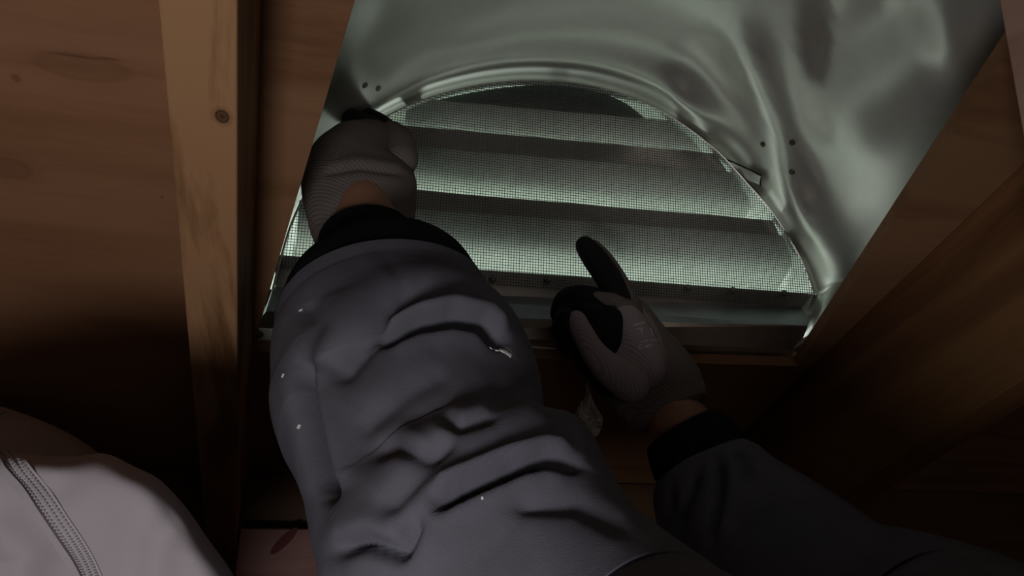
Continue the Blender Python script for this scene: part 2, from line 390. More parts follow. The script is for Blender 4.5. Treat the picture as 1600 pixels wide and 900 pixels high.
# upright cleat hanging from the sheathing near the lens at the right
bp = at(1561, 0, .445)
brx, by0 = bp[0], bp[1]-.038
ztop_ = 1.0 + (T0/math.cos(TH)) - by0*math.tan(TH)
yb = by0+.038; ztop_b = 1.0 + (T0/math.cos(TH)) - yb*math.tan(TH)
xe = brx+.089
vb = [(brx, by0, .93), (xe, by0, .93), (xe, yb, .93), (brx, yb, .93), (brx, by0, ztop_), (xe, by0, ztop_), (xe, yb, ztop_b), (brx, yb, ztop_b)]
post = link('upright_cleat', vb, BOXF, 'post')
bm_ = post.modifiers.new('bevel', 'BEVEL'); bm_.width = .001; bm_.segments = 2
tag(post, 'pale pinkish upright timber piece in the top right corner', 'timber')

# ------------------------------------------------------------------ the half-round dormer vent
vent = empty('dormer_vent', on_vent(850, 470))
tag(vent, 'half-round galvanised roof vent with louvres and wire screen in the roof opening', 'roof vent')
arch_px = [(425, 452), (437, 405), (456, 345), (487, 284), (530, 232), (585, 192), (650, 160), (720, 139), (790, 128), (860, 127), (930, 136), (1000, 158), (1060, 190),
           (1120, 236), (1165, 284), (1205, 330), (1235, 376), (1258, 418), (1272, 458)]
arch = catmull([on_vent(x, y) for x, y in arch_px], 121)
arch[:, 1] = CAM[1] + YV
ax, az = arch[:, 0], arch[:, 2]
acx, acz = (ax[0]+ax[-1])/2, (az[0]+az[-1])/2
def nof(w): return ((np.asarray(w)-CAM) @ B3) @ N
NF = T1 + .002                                           # the flashing lies on the sheathing
yv = CAM[1] + YV
# legs of the arch down to the flashing
legL = on_roof(402, 520, NF); legR = on_roof(1240, 546, NF)
# --- hood: the barrel behind the arch, running back until it meets the roof, then the flat flashing
full = np.vstack([legL[None], (legL*.5+arch[0]*.5)[None], arch, (legR*.5+arch[-1]*.5)[None], legR[None]])
nf = np.array([nof(p) for p in full]); Lb = np.clip((nf-NF)/math.sin(TH), 0, None)
rows = []
def grown(k, o):
    q = full.copy(); r_ = q - np.array((acx, 0, acz)); r_[:, 1] = 0; r_ /= np.linalg.norm(r_, axis=1)[:, None] + 1e-9
    w_ = np.ones(len(q)); w_[:2] = 0; w_[-2:] = 0
    q += r_*(k*w_)[:, None]; q[:, 1] += o*w_; return q
GAP = .0075
for o_ in (.050, .035, .022, .012, .004): rows.append(grown(GAP, o_))
ss = np.concatenate([np.linspace(0, .10, 12), np.linspace(.10, 1, 46)[1:]])
cen = np.array((acx, 0, acz))
for s in ss:
    q = full.copy(); dist = Lb*s
    q[:, 1] -= dist
    # the barrel flares a little away from the arch, with a shallow bead behind the rim
    rad = q - np.array((acx, 0, acz)); rad[:, 1] = 0; rl_ = np.linalg.norm(rad, axis=1)[:, None] + 1e-9; rad /= rl_
    fl = .004*(1-np.exp(-dist/.06)) - .010*np.exp(-((dist-.045)/.028)**2) + .004*np.exp(-((dist-.12)/.05)**2)
    fl = fl*np.clip(Lb/.05, 0, 1)*np.clip((1-s)*4, 0, 1) + np.where(Lb > .05, GAP, 0)*np.clip((1-s)*6, 0, 1)
    q += rad*fl[:, None]
    rows.append(q)
edge = rows[-1]
hc, dc = (hL+hR)/2, .40
eh = np.array([(((p-CAM) @ B3) @ H, ((p-CAM) @ B3) @ D) for p in edge])
for k in (.06, .15, .3, .5, .75, 1.0):
    out = []
    for h_, d_ in eh:
        vx, vy = h_-hc, d_-dc
        sx = ((hR+.06-hc) if vx > 0 else (hL-.10-hc))/vx if abs(vx) > 1e-6 else 1e9
        sy = ((oBR[1]+.06-dc) if vy > 0 else (-.95-dc))/vy if abs(vy) > 1e-6 else 1e9
        t_ = max(1.0, min(sx, sy)); t_ = 1+(t_-1)*k
        out.append(roofpt(hc+vx*t_, dc+vy*t_, NF))
    rows.append(np.array(out))
G = np.array(rows); nrw, ncl = G.shape[:2]
P = G.reshape(-1, 3)
px_, z_ = to_px(P)
# dents and buckles hammered into the sheet (out of the roof = +, along the local roof normal)
Nw = N @ B3.T
ok = z_ > .1
def dent(line, depth, width):
    global P
    d_, sd, pos = polydist(px_, line); g = np.exp(-(d_/width)**2)*np.where(ok, 1, 0)*np.clip(np.minimum(pos, 1-pos)*5+.15, 0, 1)
    P = P + Nw*(g*depth)[:, None]
dent([(1238, 372), (1242, 325), (1232, 262), (1207, 185), (1170, 100), (1140, 30)], -.016, 30)
dent([(1045, 140), (1085, 185), (1120, 236)], -.006, 15)
dent([(1190, 300), (1155, 215), (1100, 130), (1040, 70)], .012, 42)
dent([(1240, 190), (1330, 165), (1420, 110), (1540, 20)], -.012, 62)
dent([(1260, 60), (1340, 60), (1450, 10)], .022, 85)
dent([(545, 170), (580, 80), (610, -20)], -.006, 36)
hood = link('hood', P, grid_faces(nrw, ncl, False), 'metal', vent, smooth=True)
hood['label'] = 'dented galvanised sheet metal hood and flashing'
sol = hood.modifiers.new('sheet', 'SOLIDIFY'); sol.thickness = .0008; sol.offset = 1
hood_bvh = BVHTree.FromPolygons([Vector(p) for p in P], grid_faces(nrw, ncl, False))
def on_hood(px, py):
    d_ = Vector(W(ray(px, py)) - CAM).normalized(); hit = hood_bvh.ray_cast(Vector(CAM), d_)
    if hit[0] is None: return np.array(on_vent(px, py)), -np.array(d_)
    n_ = np.array(hit[1]); n_ = n_ if n_ @ np.array(d_) < 0 else -n_
    return np.array(hit[0]), n_
# --- outer shell of the arch in front of the screen
OUT = .095
oc = np.vstack([full + np.array((0, o, 0)) for o in np.linspace(0, OUT, 5)])
sh = link('outer_shell', oc, grid_faces(5, len(full), False), 'blade', vent, smooth=True)
# front rim: flat ring round the outer opening
def scaled(k, o):
    q = arch.copy(); q[:, 0] = acx + (ax-acx)*k; q[:, 2] = acz + (az-acz)*k; q[:, 1] = yv+o; return q
fr = np.vstack([scaled(1.0, OUT), scaled(.955, OUT), scaled(.955, OUT+.004), scaled(1.0, OUT+.004)])
link('front_rim', fr, grid_faces(4, len(arch), False), 'blade', vent, smooth=False)
# rim round the screen
rings_ = []
for a_ in np.linspace(0, 2*np.pi, 9):
    rings_.append(scaled(1.0 - .003 + .004*math.cos(a_), -.001 + .0014*math.sin(a_)))
link('rim', np.vstack(rings_), grid_faces(9, len(arch), False), 'rimm', vent, smooth=True)
# closed crown above the top blade; ring plate added behind to block sky
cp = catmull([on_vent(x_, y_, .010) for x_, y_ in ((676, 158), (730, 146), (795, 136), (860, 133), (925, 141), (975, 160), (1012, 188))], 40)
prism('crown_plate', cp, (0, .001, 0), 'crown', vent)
sel = slice(30, 92)
q0, q1 = scaled(1.0, .055)[sel], scaled(.86, .055)[sel]
link('sky_block_ring', np.vstack([q0, q1, q1+np.array((0, .001, 0)), q0+np.array((0, .001, 0))]), grid_faces(4, len(q0), False), 'blade', vent)
def chord(z):
    """x extent of the arch at height z"""
    xs = []
    for i in range(len(arch)-1):
        z0, z1 = az[i], az[i+1]
        if (z0-z)*(z1-z) <= 0 and z0 != z1: xs.append(ax[i]+(ax[i+1]-ax[i])*(z-z0)/(z1-z0))
    return (min(xs), max(xs)) if len(xs) > 1 else None
# --- louvre blades: an upright inner lip with the blade sloping down and out from under it
def lipline(xa, ya, xb, yb): return on_vent(xa, ya, .008), on_vent(xb, yb, .008)
def blade(top, bot, xl, xr, outw, drop):
    (a, b_), (c_, d_) = top, bot
    za = lambda x, A, B_: A[2] + (B_[2]-A[2])*(x-A[0])/(B_[0]-A[0])
    y0 = yv+.008; th_ = .0012
    zt = lambda x: za(x, a, b_); zb = lambda x: za(x, c_, d_)
    e = empty('louvre_blade', (acx, y0, zb(acx))); e.parent = vent; e.matrix_parent_inverse = vent.matrix_world.inverted(); bpy.context.view_layer.update()
    vs = [(xl, y0, zb(xl)), (xr, y0, zb(xr)), (xr, y0, zt(xr)), (xl, y0, zt(xl))]
    return vs, zb, zt, y0
def mk_blade(top, bot, outw=.054, drop=.057, slabonly=False, kdrop=1.0):
    (a, b_), (c_, d_) = top, bot
    za = lambda x, A, B_: A[2] + (B_[2]-A[2])*(x-A[0])/(B_[0]-A[0])
    zt = lambda x: za(x, a, b_); zb = lambda x: za(x, c_, d_)
    y0 = yv+.008
    ch = chord((zt(acx)+zb(acx))/2); ct = chord(zt(acx)+.004) or ch
    xl, xr = ch[0]+.004, ch[1]-.004
    k = .005
    cb = chord(max(zb(acx)-drop*.5, az.min()+.002)); bl_, br_ = min(xl, cb[0])+.002, max(xr, cb[1])-.002
    prof = np.array([(.001, 0), (.004, -.016), (.011, -.031), (.022, -.042), (.036, -.050), (.058, -.062)])*np.array((1.0, kdrop))
    prof = catmull(prof, 16)
    loop = np.vstack([prof, prof[::-1] + np.array((.0009, .0009))])
    vs_ = [(x_, y0+o_, zb(x_)+v_) for x_ in (bl_, br_) for o_, v_ in loop]; k = len(loop)
    fs_ = [(i_, (i_+1) % k, k+(i_+1) % k, k+i_) for i_ in range(k)] + [(i_, i_+1, k-2-i_, k-1-i_) for i_ in range(k//2-1)] + [(k+i_, k+k-1-i_, k+k-2-i_, k+i_+1) for i_ in range(k//2-1)]
    sl = link('louvre_blade', vs_, fs_, 'blade', vent, smooth=True)
    if not slabonly:
        xl2, xr2 = ct[0]+.003, ct[1]-.003
        link('lip', [(xl, y0, zb(xl)), (xr, y0, zb(xr)), (xr2, y0, zt(xr2)), (xl2, y0, zt(xl2)),
                     (xl, y0+.0012, zb(xl)), (xr, y0+.0012, zb(xr)), (xr2, y0+.0012, zt(xr2)), (xl2, y0+.0012, zt(xl2))],
             [(3, 2, 1, 0), (4, 5, 6, 7), (0, 1, 5, 4), (1, 2, 6, 5), (2, 3, 7, 6), (3, 0, 4, 7)], 'lip', sl)
    return sl
mk_blade(lipline(690, 150, 1000, 176), lipline(690, 157, 1000, 184), slabonly=True)
mk_blade(lipline(600, 193, 1120, 240), lipline(625, 227, 1150, 270))
mk_blade(lipline(650, 297, 1215, 345), lipline(650, 326, 1225, 368))
# bottom lip with screws
def strip4(name, A, B_, C_, D_, material, parent, off=(0, .0015, 0)): return prism(name, [A, B_, C_, D_], off, material, parent)
bl1 = strip4('bottom_lip', on_vent(430, 449, .004), on_vent(1272, 484, .004), on_vent(1272, 459, .004), on_vent(430, 398, .004), 'lip', vent)
for x, y in ((490, 416), (770, 436), (856, 437), (1076, 449), (1146, 453), (1226, 458)):
    p = on_vent(x, y, .0); pts = []
    for ring, (r, o) in enumerate(((.0042, .004), (.0042, .0005), (.0028, -.0022), (.0012, -.0030))):
        pts += [(p[0]+r*math.cos(a), yv+o, p[2]+r*math.sin(a)) for a in np.linspace(0, 2*np.pi, 10, endpoint=False)]
    sc = link('screw', pts, grid_faces(4, 10) + [tuple(range(30, 40))], 'screw', bl1)
# apron and pan that lead down to the roof
ap0, ap1 = on_vent(428, 449, .004), on_vent(1272, 482, .004)
mid0, mid1 = on_roof(415, 488, NF+.022), on_roof(1262, 510, NF+.022)
st0, st1 = on_roof(399, 514, NF+.0006), on_roof(1248, 546, NF+.0006)
pj = (N @ B3.T)*.001
strip4('leak_plate', on_vent(360, 452, .006), on_vent(446, 452, .006), on_vent(446, 540, .006), on_vent(330, 540, .006), 'pan', vent)  # added plate that stops daylight leaking in at the lower left
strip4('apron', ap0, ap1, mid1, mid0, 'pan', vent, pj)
strip4('pan', mid0, mid1, st1, st0, 'pan_reflect', vent, pj)
e0, e1 = roofpt(hL-.02, oBL[1]+.05, NF), roofpt(hR+.02, oBR[1]+.05, NF)
fs_ = strip4('flashing_strip', st0, st1, e1, e0, 'strip', vent, pj)
fs_['label'] = 'pale flat metal strip along the lower edge'
sp_ = on_roof(403, 521, NF-.001)
pts = []
for r, o in ((.0055, 0), (.0055, .002), (.003, .004)):
    pts += [tuple(np.array(sp_) + (H @ B3.T)*r*math.cos(a) + (D @ B3.T)*r*math.sin(a) - (N @ B3.T)*o) for a in np.linspace(0, 2*np.pi, 10, endpoint=False)]
link('screw', pts, grid_faces(3, 10) + [tuple(range(20, 30))], 'screw', fs_)
# --- insect screen: woven wire, every strand a thin bar
PIT, RW = .00325, .00028
vs, fs = [], []
def bar(a, b_, u, w):
    k = len(vs); u = np.asarray(u)*RW; w = np.asarray(w)*RW
    for p in (a, b_):
        for s1, s2 in ((-1, -1), (1, -1), (1, 1), (-1, 1)): vs.append(tuple(np.asarray(p)+s1*u+s2*w))
    fs.extend([(k, k+1, k+5, k+4), (k+1, k+2, k+6, k+5), (k+2, k+3, k+7, k+6), (k+3, k, k+4, k+7)])
slope = (on_vent(1270, 459)[2]-on_vent(735, 416)[2])/(on_vent(1270, 459)[0]-on_vent(735, 416)[0])
zlow = lambda x: on_vent(735, 444)[2] + slope*(x-on_vent(735, 444)[0])
ysc = yv-.001
def ztop(x):
    zs = []
    for i in range(len(arch)-1):
        if (ax[i]-x)*(ax[i+1]-x) <= 0 and ax[i] != ax[i+1]: zs.append(az[i]+(az[i+1]-az[i])*(x-ax[i])/(ax[i+1]-ax[i]))
    return max(zs) if zs else None
x = ax.min()+.001
while x < ax.max():
    zt_ = ztop(x)
    if zt_ is not None and zt_ > zlow(x)+.002: bar((x, ysc, zlow(x)), (x, ysc, zt_), (1, 0, 0), (0, 1, 0))
    x += PIT
z = zlow(acx)-.03
while z < az.max()-.001:
    # strands follow the slight tilt of the blades
    xs = np.linspace(ax.min(), ax.max(), 260); zz = z + slope*(xs-acx)
    inside = np.array([(zt_ := ztop(x_)) is not None and zz_ < zt_ and zz_ > zlow(x_)-.0002 for x_, zz_ in zip(xs, zz)])
    if inside.any():
        i0, i1 = np.argmax(inside), len(inside)-1-np.argmax(inside[::-1])
        if i1 > i0: bar((xs[i0], ysc-.0005, zz[i0]), (xs[i1], ysc-.0005, zz[i1]), (0, 0, 1), (0, 1, 0))
    z += PIT
scr = link('insect_screen', vs, fs, 'wire', vent); scr['kind'] = 'stuff'; scr['label'] = 'fine woven wire screen over the louvres'
# bent fixing tabs and rivets on the hood
def tab(pxs, lift, material='strip'):
    P_ = []
    for x_, y_ in pxs:
        p, n_ = on_hood(x_, y_); P_.append(p + n_*lift)
    P_ = np.array(P_); n_ = np.cross(P_[1]-P_[0], P_[2]-P_[0]); n_ /= np.linalg.norm(n_)
    if n_ @ (CAM-P_[0]) < 0: n_ = -n_
    o = prism('fixing_tab', P_, n_*.0012, material, vent); return o
tab([(858, 131), (866, 121), (889, 126), (884, 134)], .004, 'lip')
tab([(1140, 246), (1196, 271), (1194, 284), (1150, 268)], .006, 'metal')
sl_ = [on_hood(x_, y_) for x_, y_ in ((1138, 244), (1158, 252), (1178, 261), (1197, 270), (1196, 278), (1195, 286))]
strip_line('tab_dark_line', np.array([p + n_*.007 for p, n_ in sl_]), .0024, .0006, np.array([n_ for p, n_ in sl_]), 'coat', vent)  # thin black strip along the tab's upper edge
tab([(1230, 356), (1240, 366), (1256, 408), (1240, 384)], .005, 'lip')
def rivet(x_, y_, r, material='nut'):
    p, n_ = on_hood(x_, y_); a_ = np.cross(n_, (0, 0, 1)); a_ /= np.linalg.norm(a_); b_ = np.cross(n_, a_); pts = []
    for rr2, o_ in ((r, -.001), (r, .002), (r*.55, .0032)):
        pts += [tuple(p + a_*rr2*math.cos(k) + b_*rr2*math.sin(k) + n_*o_) for k in np.linspace(0, 2*np.pi, 6, endpoint=False)]
    link('rivet', pts, grid_faces(3, 6) + [tuple(range(12, 18))], material, vent)
for x_, y_ in ((1193, 225), (1238, 222), (1238, 268)): rivet(x_, y_, .0038)
for x_, y_ in ((569, 132), (590, 137)): rivet(x_, y_, .0035, 'screw')

# ------------------------------------------------------------------ the worker
worker = empty('person', W((.28, 1.15, .02)) * np.array((1, 1, 0)))
tag(worker, 'person in grey work jacket and grey gloves, both arms reaching up to the vent', 'person')
CRL = [([(605, 532), (650, 512), (705, 500), (750, 508), (776, 535)], .038, 9, .22),
       ([(685, 787), (735, 764), (800, 737), (850, 724), (893, 732)], .036, 9, .22),
       ([(474, 572), (484, 640), (500, 710), (515, 770)], .040, 13, .15),
       ([(520, 600), (565, 545), (610, 490), (650, 455)], .006, 20, .5),
       ([(480, 470), (495, 510), (480, 560)], .004, 18, .4),
       ([(588, 712), (620, 700), (660, 712), (710, 690)], .005, 12, .4),
       ([(690, 655), (720, 668), (770, 650)], .006, 9, .4),
       ([(560, 680), (640, 610), (700, 580)], .003, 18, .5),
       ([(600, 800), (640, 760), (690, 700)], .004, 16, .5),
       ([(520, 862), (570, 845), (625, 862), (650, 810)], .010, 13, .3),
       ([(760, 640), (830, 600), (880, 650)], .003, 16, .4),
       ([(640, 470), (700, 440), (740, 450)], .003, 14, .5),
       ([(800, 790), (900, 790), (980, 830)], .004, 14, .4)]
sleeve_l = limb('sleeve', [(604, 496, .552, 168), (607, 520, .54, 172), (612, 548, .525, 182), (630, 590, .505, 202), (650, 650, .48, 206),
                  (670, 715, .45, 196), (698, 780, .43, 212), (755, 855, .40, 250), (865, 955, .36, 212), (1010, 1060, .31, 205), (1170, 1240, .24, 255), (3300, 4500, .075, 1250)],
            'jacket', worker, 260, 190, .92, CRL, .0011)
sleeve_l['label'] = 'creased grey jacket sleeve of the left arm'
CRR = [([(1122, 720), (1128, 760), (1118, 810), (1110, 850)], .009, 7, .5), ([(1090, 745), (1075, 790), (1060, 830)], .007, 8, .5),
       ([(1148, 708), (1164, 728), (1166, 745)], .006, 6, .5), ([(1052, 770), (1050, 800)], .005, 8, .5)]
sleeve_r = limb('sleeve', [(1093, 712, .70, 72), (1108, 742, .69, 92), (1132, 790, .665, 112), (1175, 850, .63, 138), (1235, 920, .58, 165), (1310, 1010, .51, 200), (1500, 1120, .42, 260), (1800, 1300, .31, 310), (5000, 3100, .135, 700)],
            'jacket', worker, 130, 110, .95, CRR, .0026)
sleeve_r['label'] = 'dark grey jacket sleeve of the right arm'
cuff_shade_l = limb('cuff', [(573, 373, .626, 73), (577, 395, .613, 80), (586, 422, .598, 112), (594, 448, .583, 142), (601, 478, .565, 158), (605, 512, .545, 166)], 'cuff', worker, 60, 100, .9, [([(470, 430), (560, 400), (700, 395)], .003, 8, .5)], .0015)  # black runs past the cuff, painting in the shade on the sleeve end
cuff_shade_l['label'] = 'black ribbed cuff of the left sleeve, carried on over the shaded sleeve end'
cuff_r = limb('cuff', [(1066, 672, .715, 64), (1076, 688, .71, 71), (1090, 710, .70, 78), (1098, 724, .695, 78)], 'cuff', worker, 24, 80, .95, (), .0008)
cuff_r['label'] = 'black ribbed cuff of the right sleeve'
# body: one skin from head to fingertips inside the clothes
def skin_body(name, pts, edges, material, parent, root, sub=2):
    me = bpy.data.meshes.new(name); me.from_pydata([tuple(W(p[:3])) for p in pts], edges, []); me.update()
    o = bpy.data.objects.new(name, me); COL.objects.link(o); me.materials.append(M[material])
    o.parent = parent; o.matrix_parent_inverse = parent.matrix_world.inverted()
    o.modifiers.new('skin', 'SKIN')
    sv = me.skin_vertices[0] if me.skin_vertices else None
    if sv is None:
        bmx = bmesh.new(); bmx.from_mesh(me); bmx.verts.layers.skin.verify(); bmx.to_mesh(me); bmx.free(); sv = me.skin_vertices[0]
    for k, p in enumerate(pts):
        r = p[3]; sv.data[k].radius = r if isinstance(r, tuple) else (r, r); sv.data[k].use_root = (k == root)
    s = o.modifiers.new('sub', 'SUBSURF'); s.levels = sub; s.render_levels = sub
    me.polygons.foreach_set('use_smooth', [True]*len(me.polygons))
    o.modifiers['skin'].use_smooth_shade = True
    return o
cz = lambda px, py, z: tuple(ray(px, py)*z)
SL, SR = (.17, .30, .06), (.52, .32, .12)
pts = [(.36, .95, -.12, .13), (.35, .70, -.08, .13), (.345, .42, .0, .12), (.365, .32, -.08, .055), (.385, .24, -.15, .085), (.395, .15, -.17, .075),
       (*SL, .055), (*cz(800, 880, .38), .045), (*cz(590, 420, .595), .036), (*cz(570, 345, .64), .030), (*cz(565, 290, .665), .030),
       (*SR, .055), (*cz(1325, 1020, .50), .038), (*cz(1090, 706, .705), .030), (*cz(1062, 665, .722), .038), (*cz(1018, 600, .742), .018)]
body = skin_body('body', pts, [(0, 1), (1, 2), (2, 3), (3, 4), (4, 5), (2, 6), (6, 7), (7, 8), (8, 9), (9, 10), (2, 11), (11, 12), (12, 13), (13, 14), (14, 15)], 'skin', worker, 0)
# jacket trunk and trousers, out of frame below the lens
skin_body('jacket', [(.36, .98, -.12, .18), (.35, .72, -.08, .175), (.345, .45, .0, .16), (.365, .33, -.07, .08), (*SL, .085), (*SR, .085)],
          [(0, 1), (1, 2), (2, 3), (2, 4), (2, 5)], 'jacket', worker, 0)
zf = lambda c: c
def fl(x, z_c, up):                                      # camera-space point above the floor
    w = np.array((x, z_c, up)); return tuple((w-CAM) @ B3)
skin_body('trousers', [(*fl(.33, -.10, .38), .15), (*fl(.23, -.02, .34), .10), (*fl(.22, .18, .20), .085), (*fl(.22, -.16, .10), .06),
                       (*fl(.45, -.02, .34), .10), (*fl(.46, .18, .20), .085), (*fl(.46, -.16, .10), .06)],
          [(0, 1), (1, 2), (2, 3), (0, 4), (4, 5), (5, 6)], 'trouser', worker, 0)
hr = tubes('hair', [[(W((.388, .19, -.175)), .096), (W((.395, .155, -.175)), .092)]], 'hair', worker, .008, 4)

# --- gloves
A = at
gl = limb('glove', [(570, 366, .640, 78), (567, 345, .648, 82), (565, 325, .655, 85), (563, 305, .664, 88), (562, 285, .675, 88), (565, 262, .69, 82), (574, 240, .705, 68), (584, 222, .72, 52), (590, 207, .735, 34), (592, 199, .742, 12)],
          'knit', worker, 90, 80, .62, [([(505, 272), (560, 262), (632, 272)], .002, 5, 1.2)], .001)
gl['label'] = 'dark grey knit glove of the left hand gripping the vent rim'
FG = [[(600, 215, .728, .0135), (575, 198, .765, .0125), (552, 188, .80, .012), (522, 178, .822, .011)],
      [(585, 215, .725, .013), (560, 193, .765, .0115), (540, 180, .80, .011), (518, 172, .815, .010)],
      [(612, 220, .73, .013), (600, 200, .77, .012), (575, 184, .805, .011), (548, 178, .83, .010)],
      [(595, 208, .72, .008), (566, 196, .74, .0055), (541, 207, .755, .0050), (529, 224, .76, .0045)]]
for c in FG:
    f_ = tubes('coated_finger', [[(A(x_, y_, z_), r_) for x_, y_, z_, r_ in c]], 'coat', gl, .0020, 4)
kb = [[(A(628, 250, .69), .016), (A(625, 222, .71), .014), (A(612, 208, .74), .013)]]
tubes('thumb', kb, 'knit', gl, .002, 5)

palm = [(1046, 640, .727, 66), (1030, 615, .732, 73), (1010, 585, .737, 73), (994, 555, .742, 66), (982, 528, .748, 57), (972, 505, .752, 50), (962, 485, .757, 42), (956, 470, .762, 28), (953, 463, .765, 10)]
gr = limb('glove', palm, 'knit', worker, 100, 90, .50, (), .0008)
gr['label'] = 'grey knit glove of the right hand pressing on the screen'
hem = limb('hem', [(1049, 646, .722, 62), (1045, 639, .725, 66), (1041, 632, .728, 68)], 'knit', gr, 14, 70, .55, (), .0006)
back = tubes('glove_back', [[(A(1008, 575, .715), .022), (A(990, 540, .72), .024), (A(975, 505, .728), .021), (A(968, 483, .735), .016)],
                            [(A(985, 585, .712), .022), (A(960, 550, .715), .018)],
                            [(A(1018, 560, .73), .018), (A(1002, 520, .738), .017), (A(985, 490, .745), .014)]], 'knit2', gr, .0024, 10)
tubes('index_finger', [[(A(984, 492, .735), .0145), (A(968, 452, .748), .0130), (A(945, 412, .765), .0118), (A(926, 388, .775), .0100)]], 'knit', gr, .002, 6)
tubes('coated_finger', [[(A(968, 470, .732), .0125), (A(950, 434, .745), .0135), (A(929, 404, .757), .0130), (A(914, 384, .765), .0108)]], 'coat', gr, .002, 6)
for c in ([(962, 484, .735, .013), (925, 470, .735, .0145), (890, 470, .745, .0145), (878, 490, .765, .013)],
          [(955, 500, .735, .013), (918, 488, .730, .0145), (890, 492, .740, .014), (880, 515, .765, .013)],
          [(950, 520, .735, .012), (920, 515, .730, .0135), (898, 518, .740, .013), (888, 538, .765, .012)]):
    tubes('coated_finger', [[(A(x_, y_, z_), r_) for x_, y_, z_, r_ in c]], 'coat', gr, .002, 5)
tubes('finger_back', [[(A(985, 487, .728), .011), (A(960, 472, .725), .009), (A(930, 463, .727), .006)]], 'knit', gr, .002, 6)
tubes('palm_coating', [[(A(952, 500, .712), .014), (A(950, 530, .705), .0135), (A(946, 556, .705), .010)], [(A(925, 495, .715), .016), (A(935, 530, .706), .014)]], 'coat', gr, .002, 6)
tubes('thumb', [[(A(985, 598, .705), .020), (A(950, 575, .692), .0155), (A(926, 548, .686), .0120), (A(910, 520, .690), .0108), (A(900, 500, .70), .010)]], 'knit2', gr, .002, 8)
tubes('thumb_coating', [[(A(950, 600, .715), .014), (A(920, 565, .705), .012), (A(900, 530, .700), .0125), (A(886, 500, .705), .0125)]], 'coat', gr, .002, 6)
# faint print on the back of the glove
bpy.context.view_layer.update()
dg = bpy.context.evaluated_depsgraph_get()
def bvh_of(objs):
    V_, F_ = [], []
    for o in objs:
        e = o.evaluated_get(dg); me = e.to_mesh(); k = len(V_); mw = o.matrix_world
        V_ += [mw @ v.co for v in me.vertices]; F_ += [tuple(i+k for i in p.vertices) for p in me.polygons]; e.to_mesh_clear()
    return BVHTree.FromPolygons(V_, F_)
gb = bvh_of([back, gr])
def hit(bv, px, py):
    d_ = Vector(W(ray(px, py)) - CAM).normalized(); h_ = bv.ray_cast(Vector(CAM), d_)
    return (np.array(h_[0]), np.array(h_[1]) if h_[1].dot(d_) < 0 else -np.array(h_[1])) if h_[0] is not None else (None, None)
def mark(seg, wpx, parent, bv, name='print', material='print', lift=.0006):
    P_, N_ = [], []
    for (x0, y0), (x1, y1) in zip(seg[:-1], seg[1:]):
        for t_ in np.linspace(0, 1, 4):
            p, n_ = hit(bv, x0+(x1-x0)*t_, y0+(y1-y0)*t_)
            if p is not None and (not P_ or np.linalg.norm(p-P_[-1]) > 1e-4): P_.append(p+n_*lift*.2); N_.append(n_)
    if len(P_) < 2: return None
    return strip_line(name, np.array(P_), wpx*.73/F, lift, np.array(N_), material, parent)
for seg, w_ in (([(989, 509), (1007, 504)], 2.2), ([(995, 514), (1005, 513)], 2.0), ([(1001, 514), (1003, 521)], 2.0), ([(1016, 513), (1020, 525)], 2.0),
                ([(1004, 539), (998, 540), (998, 544), (1004, 544)], 1.6), ([(1007, 544), (1008, 539), (1010, 543), (1011, 539), (1012, 543)], 1.3),
                ([(1013, 543), (1014, 538), (1016, 542)], 1.2), ([(1018, 541), (1018, 536)], 1.2), ([(1001, 535), (1012, 532)], 1.3), ([(1016, 533), (1028, 531)], 1.6)):
    mark(seg, w_, gr, gb)
# flecks of white on the left sleeve
sb = bvh_of([sleeve_l])
for seg, w_ in (([(766, 545), (776, 549)], 3), ([(780, 547), (790, 551), (798, 557)], 4), ([(441, 590), (444, 584)], 2), ([(466, 670), (469, 664)], 2.5), ([(468, 486), (473, 484)], 2), ([(752, 779), (755, 778)], 2)):
    f_ = mark(seg, w_, sleeve_l, sb, 'white_fleck', 'fleck', .0006)

# ------------------------------------------------------------------ bent knee of whoever holds the lens
mate = empty('person', np.array((-.22, .1, 0)))
tag(mate, 'person in pale grey trousers with double-stitched seam, only the bent knee in view', 'person')
def pillow(name, outline, z_edge, bulge, back, material, parent, creases=(), n_out=150, n_ring=46, noise=.001):
    O_ = catmull(np.array(outline + [outline[0]], float), n_out+1)[:-1]; c_ = O_.mean(0); P_ = []; sgn = []
    for side, amp in ((1, bulge), (-1, back)):
        for k in (range(n_ring) if side > 0 else range(n_ring-2, -1, -1)):
            s_ = 1e-3 + (k/(n_ring-1))*(1-1e-3); pr_ = (1-s_**12)**.5
            for x_, y_ in c_ + (O_-c_)*s_: P_.append(at(x_, y_, z_edge - side*amp*pr_))
    P_ = np.array(P_); V_ = (P_-CAM)/np.linalg.norm(P_-CAM, axis=1)[:, None]; px, _ = to_px(P_)
    front = np.arange(len(P_)) < n_ring*n_out
    inner = np.tile(np.concatenate([np.linspace(0, 1, n_ring), np.linspace(1, 0, n_ring)[1:]])[:, None], (1, n_out)).ravel()
    for line, depth, width in creases:
        d_, sd, pos = polydist(px, line); P_ = P_ + V_*(np.exp(-(d_/width)**2)*depth*front*np.clip((1-inner)*8, 0, 1))[:, None]
    k = rng.normal(size=(14, 3))*40; ph_ = rng.uniform(0, 6.28, 14)
    P_ = P_ + V_*(sum(np.sin(P_ @ k[i] + ph_[i]) for i in range(14))/14*noise*front*np.clip((1-inner)*8, 0, 1))[:, None]
    return link(name, P_, grid_faces(2*n_ring-1, n_out), material, parent, smooth=True)
